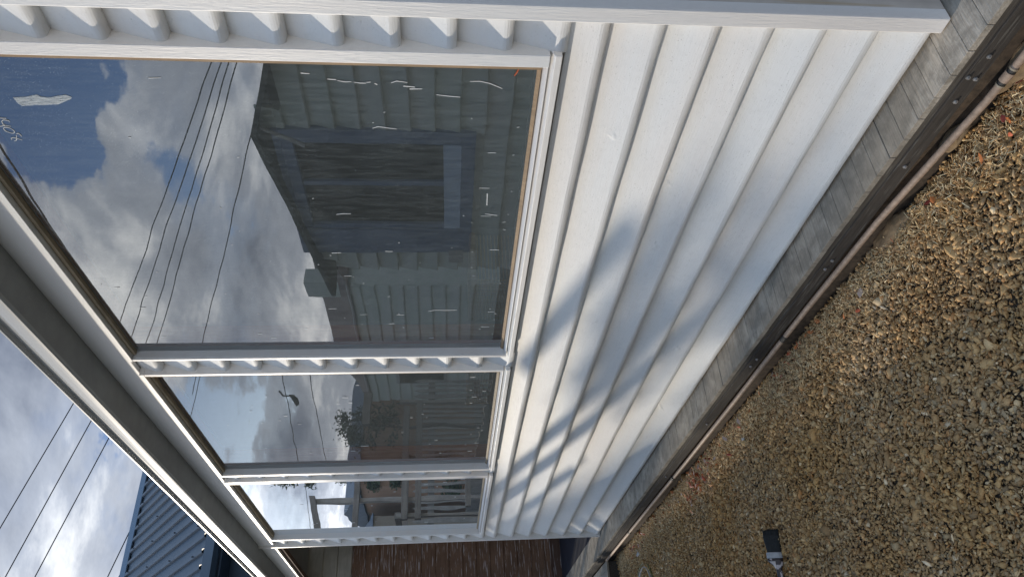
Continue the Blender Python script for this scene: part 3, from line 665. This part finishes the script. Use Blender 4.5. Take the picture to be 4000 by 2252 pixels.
basket('wicker_basket', -19.6, -16.2, 1.4, 3.0, 5.6, 7.95, 'brown wicker basket seen inside the near lower corner of the middle window')

# ------------------------------------------------------------------ blue roofed building beyond the porch
BB = thing('blue_roofed_building', 'building with blue ribbed metal roof rising beyond the far gutter', 'building')
TN = math.tan(math.radians(32)); ex, ez = -60.0, 29.8; rx = -88.0; rz_ = ez + TN * 28.0
prof = []; y = -2.0; rib = 1.35
while y < 46:
    prof += [(y, 0.0), (y + rib * 0.62, 0.0), (y + rib * 0.68, 0.26), (y + rib * 0.92, 0.26), (y + rib * 0.98, 0.0)]; y += rib
nn = Vector((math.sin(math.radians(32)), 0, math.cos(math.radians(32))))
vs = []; 
for (px, pz) in ((ex, ez), (rx, rz_)):
    for (yy, h) in prof: vs.append((px + nn.x * h, yy, pz + nn.z * h))
for (px, pz) in ((ex, ez - 0.5), (rx, rz_ - 0.5)):
    for (yy, h) in (prof[0], prof[-1]): vs.append((px, yy, pz))
k = len(prof)
MB().add(vs, [(j, j + 1, k + j + 1, k + j) for j in range(k - 1)]).build('ribbed_roof', m_blue, BB)
MB().extr([(rx - 2.0, rz_ - 1.0), (rx - 0.1, rz_ + 0.62), (rx + 1.5, rz_ - 0.62), (rx + 1.4, rz_ - 0.75), (rx - 0.1, rz_ + 0.4), (rx - 2.0, rz_ - 1.15)], -2.4, 46, 'y').build('ridge_cap', m_blue2, BB)
MB().extr([(ex - 0.6, ez - 0.1), (ex + 0.2, ez - 0.15), (ex + 0.9, ez - 0.2), (ex + 1.0, ez - 1.0), (ex + 0.5, ez - 1.3), (ex - 0.6, ez - 1.3)], -2.4, 46, 'y').build('eave_gutter', m_blue2, BB)
MB().extr([(ex - 3.2, ez - 1.35), (ex - 0.1, ez - 1.35), (ex - 0.1, ez - 1.5), (ex - 3.2, ez - 1.5)], -2.4, 46, 'y').build('eave_soffit', m_bluew, BB)
MB().add([(ex - 3, -1.5, -1.6), (ex - 3, 45, -1.6), (ex - 3, 45, ez - 1.4), (ex - 3, -1.5, ez - 1.4), (-113, -1.5, -1.6), (-113, 45, -1.6), (-113, 45, ez - 1.4), (-113, -1.5, ez - 1.4)], [(0, 1, 2, 3), (4, 7, 6, 5), (0, 3, 7, 4), (1, 5, 6, 2), (3, 2, 6, 7)]).build('wall', m_bluew, BB)
MB().add([(rx, -2.3, rz_ - 0.1), (rx, 46, rz_ - 0.1), (-116, 46, ez), (-116, -2.3, ez)], [(0, 1, 2, 3)]).build('rear_roof', m_blue, BB)
sc_ = MB()
for row, dd in enumerate((2.0, 9.0, 17.0, 25.0)):
    y = -2.0 + rib * 0.8
    while y < 30:
        px = ex - dd; pz = ez + TN * dd + 0.33
        if (int(y / rib) + row) % 2 == 0: MB().tube([(px, y, pz - 0.05), (px + nn.x * 0.14, y, pz + nn.z * 0.10)], 0.065, 6).build('roof_screw', m_screw, BB)
        y += rib

# ------------------------------------------------------------------ neighbour house opposite (seen mirrored in the panes)
NH = thing('grey_weatherboard_house', 'grey green weatherboard house with a low gable reflected in the large window', 'house')
HY = -12.5
def roofz(x):
    if x < -15.18: return 17.05 - (-15.18 - x) * (17.05 - 15.31) / 12.73
    return 17.05 - (x + 15.18) * (17.05 - 15.0) / 6.0
nb = MB(); z = -1.6; 
while z < 17.2:
    zh = z + 1.085
    x0 = -26.2; x1 = -9.2
    if zh > 17.1: break
    if zh > 15.2:
        # clip the course under the sloping roof
        zz_ = zh - 0.1
        x0 = max(-26.2, -15.18 - (17.05 - zz_) * 12.73 / 1.74) if zz_ < 17.05 else -15.3; x1 = min(-9.2, -15.18 + (17.05 - zz_) * 6.0 / 2.05) if zz_ < 17.05 else -15.1
    ok = [(x0, x1)]
    if zh > 7.55 and z < 16.3: ok = [(x0, -24.3), (-15.45, x1)]
    for (a, b) in ok:
        if b - a > 0.2: nb.extr([(HY - 0.16, zh), (HY - 0.08, zh), (HY + 0.15, z + 0.12), (HY + 0.16, z + 0.05), (HY + 0.10, z), (HY - 0.16, z)], a, b)
    z = zh
nb.build('weatherboards', m_greyb, NH)
MB().box(-26.3, -9.1, HY - 9, HY - 0.17, -1.6, 14.9).build('wall', m_greyb, NH)
# roof slab with overhanging verge
rf_ = MB(); ov = HY + 0.75
rp = [(-27.91, roofz(-27.91)), (-15.18, 17.05), (-8.9, roofz(-8.9)), (-8.9, roofz(-8.9) - 0.22), (-15.18, 16.83), (-27.91, roofz(-27.91) - 0.22)]
rf_.extr([(a, b) for a, b in rp], 0, 1)  # placeholder ordering, replaced below
rf_ = MB(); k = len(rp)
rf_.add([(a, ov, b) for a, b in rp] + [(a, HY - 10, b) for a, b in rp], [tuple(range(k)), tuple(range(k, 2 * k))[::-1]] + [(i, (i + 1) % k, k + (i + 1) % k, k + i) for i in range(k)])
rf_.build('roof', m_roofd, NH)
nw = MB(); nw.box(-24.4, -15.35, HY - 0.1, HY + 0.22, 15.55, 16.36); nw.box(-24.4, -15.35, HY - 0.1, HY + 0.22, 7.5, 8.12); nw.box(-24.4, -22.35, HY - 0.1, HY + 0.215, 8.125, 15.545); nw.box(-16.15, -15.35, HY - 0.1, HY + 0.215, 8.125, 15.545)
NW = nw.build('window', m_bluf, NH)
MB().box(-22.345, -16.155, HY - 0.05, HY + 0.16, 8.13, 8.93).build('lower_rail', m_blus, NW)
MB().box(-22.345, -16.155, HY - 0.2, HY - 0.06, 8.94, 15.54).build('pane', m_dkgl, NW)
MB().box(-22.34, -22.0, HY - 0.055, HY + 0.13, 8.94, 15.54).build('side_rail', m_bluf, NW)
MB().box(-19.1, -18.8, HY - 0.055, HY + 0.1, 8.94, 15.54).build('mullion', m_bluf, NW)
MB().box(-24.9, -24.2, HY + 0.15, HY + 0.6, 7.9, 8.7).build('meter_box', m_lead, NH, bevel=0.03)
MB().extr([(a, b) for a, b in ((-15.18, 16.8), (-15.0, 16.8), (-15.75, 15.3), (-15.9, 15.35))], HY + 0.15, HY + 0.3, 'x') if False else None
bt = MB(); bt.add([(-15.3, HY + 0.20, 16.75), (-15.1, HY + 0.20, 16.75), (-16.2, HY + 0.20, 15.0), (-16.4, HY + 0.20, 15.05), (-15.3, HY + 0.28, 16.75), (-15.1, HY + 0.28, 16.75), (-16.2, HY + 0.28, 15.0), (-16.4, HY + 0.28, 15.05)], [(0, 1, 2, 3), (4, 7, 6, 5), (0, 4, 5, 1), (1, 5, 6, 2), (2, 6, 7, 3), (3, 7, 4, 0)])
bt.build('verge_batten', m_lead, NH)

# unseen low fence, added to keep the sun off most of the gravel
FE = thing('shade_fence', 'low grey timber paling fence added out of view to shade the gravel', 'fence')
pf = MB(); x = -26.6
while x > -75:
    t = (-26.6 - x) / 26.0; h = 4.75 + 1.35 * min(t, 1.3) + R.uniform(-0.12, 0.12)
    pf.box(x - 0.62, x, HY - 0.1, HY, -1.6, h); x -= 0.63
pf.build('palings', m_gtim, FE)
rl = MB(); rl.box(-75, -26.6, HY - 0.4, HY - 0.11, 0, 0.6); rl.box(-75, -26.6, HY - 0.4, HY - 0.11, 3.2, 3.8); rl.build('rails', m_gtim, FE)

# picket fence far beyond, seen mirrored
PF = thing('picket_fence', 'pale picket fence reflected in the middle and far windows', 'fence')
pk = MB(); y = -37.0
while y < -6:
    pk.extr([(y, -1.6), (y + 0.40, -1.6), (y + 0.40, 12.5), (y + 0.2, 13.2), (y, 12.5)], -90, -90.12, 'x')
    # reorder to y,z plane extruded along x
    y += 0.80
pk.build('pickets', m_gtim, PF)
rl = MB(); rl.box(-90.5, -90.13, -37, -6, 10.3, 11.2); rl.box(-90.5, -90.13, -37, -6, 3.6, 4.6); rl.build('rails', m_gtimy, PF)

# timber pergola beyond the fence: its cross beams throw the slanting shadows on the wall
PG = thing('timber_pergola', 'weathered timber pergola frame reflected in the far window', 'pergola')
PXX = -60.0
for (y0, y1, z0, th) in ((-13.2, -7.0, 17.0, 0.5), (-13.2, -7.0, 12.5, 0.45)):
    MB().box(PXX - 0.25, PXX + 0.25, y0, y1, z0 - th / 2, z0 + th / 2).build('cross_beam', m_gtimy, PG)
for (y0, y1, z0, th) in ((-13.9, -4.6, 11.98, 0.46), (-14.4, -4.6, 10.95, 0.46), (-9.9, -5.4, 7.15, 0.42), (-15.2, -12.4, 15.2, 0.62)):
    MB().box(-48.25, -47.75, y0, y1, z0 - th / 2, z0 + th / 2).build('cross_beam', m_gtimy, PG)
for (yy, hh) in ((-5.0, 12.6), (-14.6, 12.6)):
    MB().box(-48.75, -48.26, yy - 0.12, yy + 0.12, -1.6, hh).build('post', m_gtim, PG)
MB().box(-59.7, -48.27, -5.2, -4.8, 12.3, 12.7).build('side_rail', m_gtimy, PG)
for (yy, hh) in ((-7.2, 20.2), (-9.9, 21.0)):
    MB().box(PXX - 0.75, PXX - 0.26, yy - 0.22, yy + 0.22, -1.6, hh).build('post', m_gtim, PG)
MB().add([(PXX - 0.2, -10.3, 20.8), (PXX + 0.2, -10.3, 20.8), (PXX + 0.2, -7.0, 19.9), (PXX - 0.2, -7.0, 19.9), (PXX - 0.2, -10.3, 21.3), (PXX + 0.2, -10.3, 21.3), (PXX + 0.2, -7.0, 20.5), (PXX - 0.2, -7.0, 20.5)], [(0, 3, 2, 1), (4, 5, 6, 7), (0, 1, 5, 4), (1, 2, 6, 5), (2, 3, 7, 6), (3, 0, 4, 7)]).build('top_beam', m_gtimy, PG)

def tree(name, c, h, rad, n, leaf, label, trunk_r=0.5, crown0=0.35, shape='round', seed=1):
    rr = random.Random(seed); t = thing(name, label, 'tree')
    tm = MB(); p = [Vector(c)]
    for i in range(6): p.append(p[-1] + Vector((rr.uniform(-.3, .3), rr.uniform(-.3, .3), h / 6.5)))
    tm.tube(p, [trunk_r * (1 - i / 8) for i in range(7)], 8)
    tips = []
    for k in range(26):
        s = rr.uniform(crown0, 0.95); b0 = Vector(c) + Vector((0, 0, h * s)); a = rr.uniform(0, 6.28)
        rl_ = rad * ((1.15 - s) if shape == 'cone' else math.sin(math.pi * min(1, max(0.1, (s - crown0 * 0.6) / (1.05 - crown0 * 0.6)))))
        e = b0 + Vector((math.cos(a) * rl_, math.sin(a) * rl_, rl_ * 0.35 * (1 if shape != 'cone' else -0.3)))
        mid = (b0 + e) / 2 + Vector((0, 0, rr.uniform(-.3, .5)))
        tm.tube([b0, mid, e], [trunk_r * 0.25, trunk_r * 0.15, trunk_r * 0.05], 5); tips += [e, mid, (mid + e) / 2]
    tm.build('trunk', m_bark, t)
    r2 = np.random.default_rng(seed); tips = np.array([tuple(q) for q in tips]); idx = r2.integers(0, len(tips), n)
    cen = tips[idx] + r2.normal(0, rad * 0.14, (n, 3))
    leafb = np.array([(-1, 0, 0.0), (0, -0.5, 0.1), (1, 0, 0), (0, 0.5, 0.1)], float); lfa = np.array([(0, 1, 2, 3)])
    col = np.array([(0.05, 0.07, 0.03)]) * r2.uniform(0.6, 1.5, (n, 1))
    poly_cloud('crown', cen, r2.uniform(leaf * 0.6, leaf * 1.3, n), np.ones((n, 3)), col, leafb, lfa, m_litter, None, None, tilt=1.0, jit=0.2, par=t)
    return t
tree('garden_tree', (-75, -23.6, -1.6), 23.5, 2.7, 1500, 0.24, 'small round leafy tree reflected at the roofline in the middle window', 0.3, 0.66, seed=3)
tree('conifer', (-200, -60.5, -3.6), 66, 6.0, 12000, 0.6, 'tall dark conifer reflected at the near edge of the far window', 1.2, 0.1, 'cone', 5)

# houses reflected far away
HB = thing('tiled_roof_house', 'house with brown roof and chimney reflected in the middle window', 'house')
def prism(x0, x1, y0, y1, z0, z1, zr, mw, mr, par, axis='x'):
    MB().box(x0, x1, y0, y1, -3.6, z1).build('wall', mw, par)
    if axis == 'x':
        ym = (y0 + y1) / 2; MB().add([(x0 - 1, y0 - 1, z1 + .02), (x1 + 1, y0 - 1, z1 + .02), (x1 + 1, ym, zr), (x0 - 1, ym, zr), (x1 + 1, y1 + 1, z1 + .02), (x0 - 1, y1 + 1, z1 + .02)], [(0, 1, 2, 3), (3, 2, 4, 5), (0, 3, 5), (1, 4, 2)]).build('roof', mr, par)
    else:
        xm = (x0 + x1) / 2; MB().add([(x0 - 1, y0 - 1, z1 + .02), (x0 - 1, y1 + 1, z1 + .02), (xm, y1 + 1, zr), (xm, y0 - 1, zr), (x1 + 1, y1 + 1, z1 + .02), (x1 + 1, y0 - 1, z1 + .02)], [(0, 1, 2, 3), (3, 2, 4, 5), (0, 3, 5), (1, 4, 2)]).build('roof', mr, par)
prism(-190, -131, -110, -80, -3, 30, 41, m_greyb, m_brick, HB)
MB().box(-143, -137, -88, -84, 30, 41.0).build('chimney', m_greyb, HB)
hb_ = MB(); z_ = 2.0
while z_ < 30:
    hb_.extr([(-80.1, z_ + 3.2), (-79.95, z_ + 3.2), (-79.55, z_ + 0.3), (-79.6, z_), (-80.1, z_)], -189.9, -131.1); z_ += 3.2
hb_.build('weatherboards', m_greyb, HB)
for wx in (-178, -168): 
    w = MB().box(wx, wx + 8, -79.6, -79.2, 8, 22).build('window', m_lead, HB); MB().box(wx + 0.8, wx + 7.2, -79.19, -79.0, 9, 21).build('pane', m_dkgl, w)
HC = thing('brown_house', 'sunlit brown house with slate roof reflected beyond the picket fence', 'house')
prism(-250, -200, -100, -56.5, -3, 33, 40, m_tan, m_slate, HC, 'y')
HD = thing('cream_house', 'cream rendered house reflected between the pergola posts', 'house')
prism(-270, -215, -52, -28, -3, 30, 37, m_cre, m_slate, HD, 'y')
for (yy, zz_, ww, hh) in ((-46, 18, 3, 7), (-39, 18, 3, 7), (-33, 12, 4, 9)):
    w = MB().box(-214.9, -214.4, yy, yy + ww, zz_, zz_ + hh).build('window', m_bluf, HD); MB().box(-214.39, -214.3, yy + .4, yy + ww - .4, zz_ + .4, zz_ + hh - .4).build('pane', m_dkgl, w)

# ------------------------------------------------------------------ cables
def cable(a, b, r, label, sag=0.0, ext=0.6):
    a = Vector(a); b = Vector(b); d = b - a; p0 = a - d * ext; p1 = b + d * ext
    pts = [p0.lerp(p1, i / 24) - Vector((0, 0, sag * 4 * (i / 24) * (1 - i / 24))) for i in range(25)]
    o = MB().tube(pts, r, 6).build('power_cable', m_cable, None)
    return tag(o, label, 'cable', 'overhead power cables')
Yc = -70
for a, b, l in (((-60.93, 39.83), (-133.04, 77.66), 'topmost of the four parallel power cables reflected in the large window'),
                ((-60.89, 38.47), (-139.94, 77.91), 'second from the top of the four parallel cables reflected in the large window'),
                ((-60.93, 37.44), (-142.38, 75.42), 'third from the top of the four parallel cables reflected in the large window'),
                ((-60.94, 36.34), (-142.43, 73.08), 'lowest of the four parallel power cables reflected in the large window'),
                ((-71.71, 36.46), (-142.42, 63.08), 'thin lone cable reflected between the four cables and the grey gable'),
                ((-77.69, 74.8), (-139.94, 78.07), 'thick cable reflected near the top of the large window'),
                ((-156.44, 67.37), (-183.57, 77.65), 'short cable reflected high in the middle window'),
                ((-156.66, 47.69), (-219.48, 53.97), 'cable with a lamp fitting reflected in the middle window'),
                ((-156.45, 41.14), (-219.41, 45.45), 'cable reflected below the lamp in the middle window'),
                ((-246.93, 56.34), (-298.48, 62.43), 'thin cable reflected in the far window')):
    cable((a[0], Yc, a[1]), (b[0], Yc, b[1]), 0.10 if 'thick' not in l else 0.17, l, ext=0.15 if 'short' in l or 'lamp' in l else 0.3)
for a, b, l in (((47.59, 75.4), (25.32, 81.32), 'upper left of the three cables crossing the open sky above the gutter'),
                ((44.15, 71.53), (17.6, 78.19), 'middle of the three cables crossing the open sky above the gutter'),
                ((40.74, 67.77), (17.43, 73.71), 'cable closest to the gutter of the three crossing the open sky'),
                ((27.18, 59.96), (17.01, 62.59), 'short cable meeting the ridge of the blue roof'),
                ((18.96, 60.24), (16.94, 60.85), 'cable lowest down beside the blue roof edge')):
    cable((-120, a[0], a[1]), (-120, b[0], b[1]), 0.085, l, ext=1.0 if 'ridge' not in l else 0.6)
# lamp fitting hanging on the cable
LF = thing('street_lamp', 'dark lamp fitting hanging from the cable reflected in the middle window', 'lamp')
MB().tube([(-164, -70, 47.6), (-165, -70, 46.9), (-167, -70, 46.6), (-169.5, -70, 46.7), (-171, -70, 47.1)], [0.2, 0.6, 0.8, 0.65, 0.2], 12).build('lamp_body', m_cable, LF)
MB().tube([(-162, -70, 49.6), (-164.5, -70, 49.2), (-164.5, -70, 47.2)], 0.25, 6).build('bracket', m_cable, LF)
for o in list(bpy.data.objects):
    if o.type == 'MESH' and o.name.startswith('Mesh'): bpy.data.objects.remove(o)
SC.cycles.transparent_max_bounces = 12; SC.cycles.max_bounces = 8
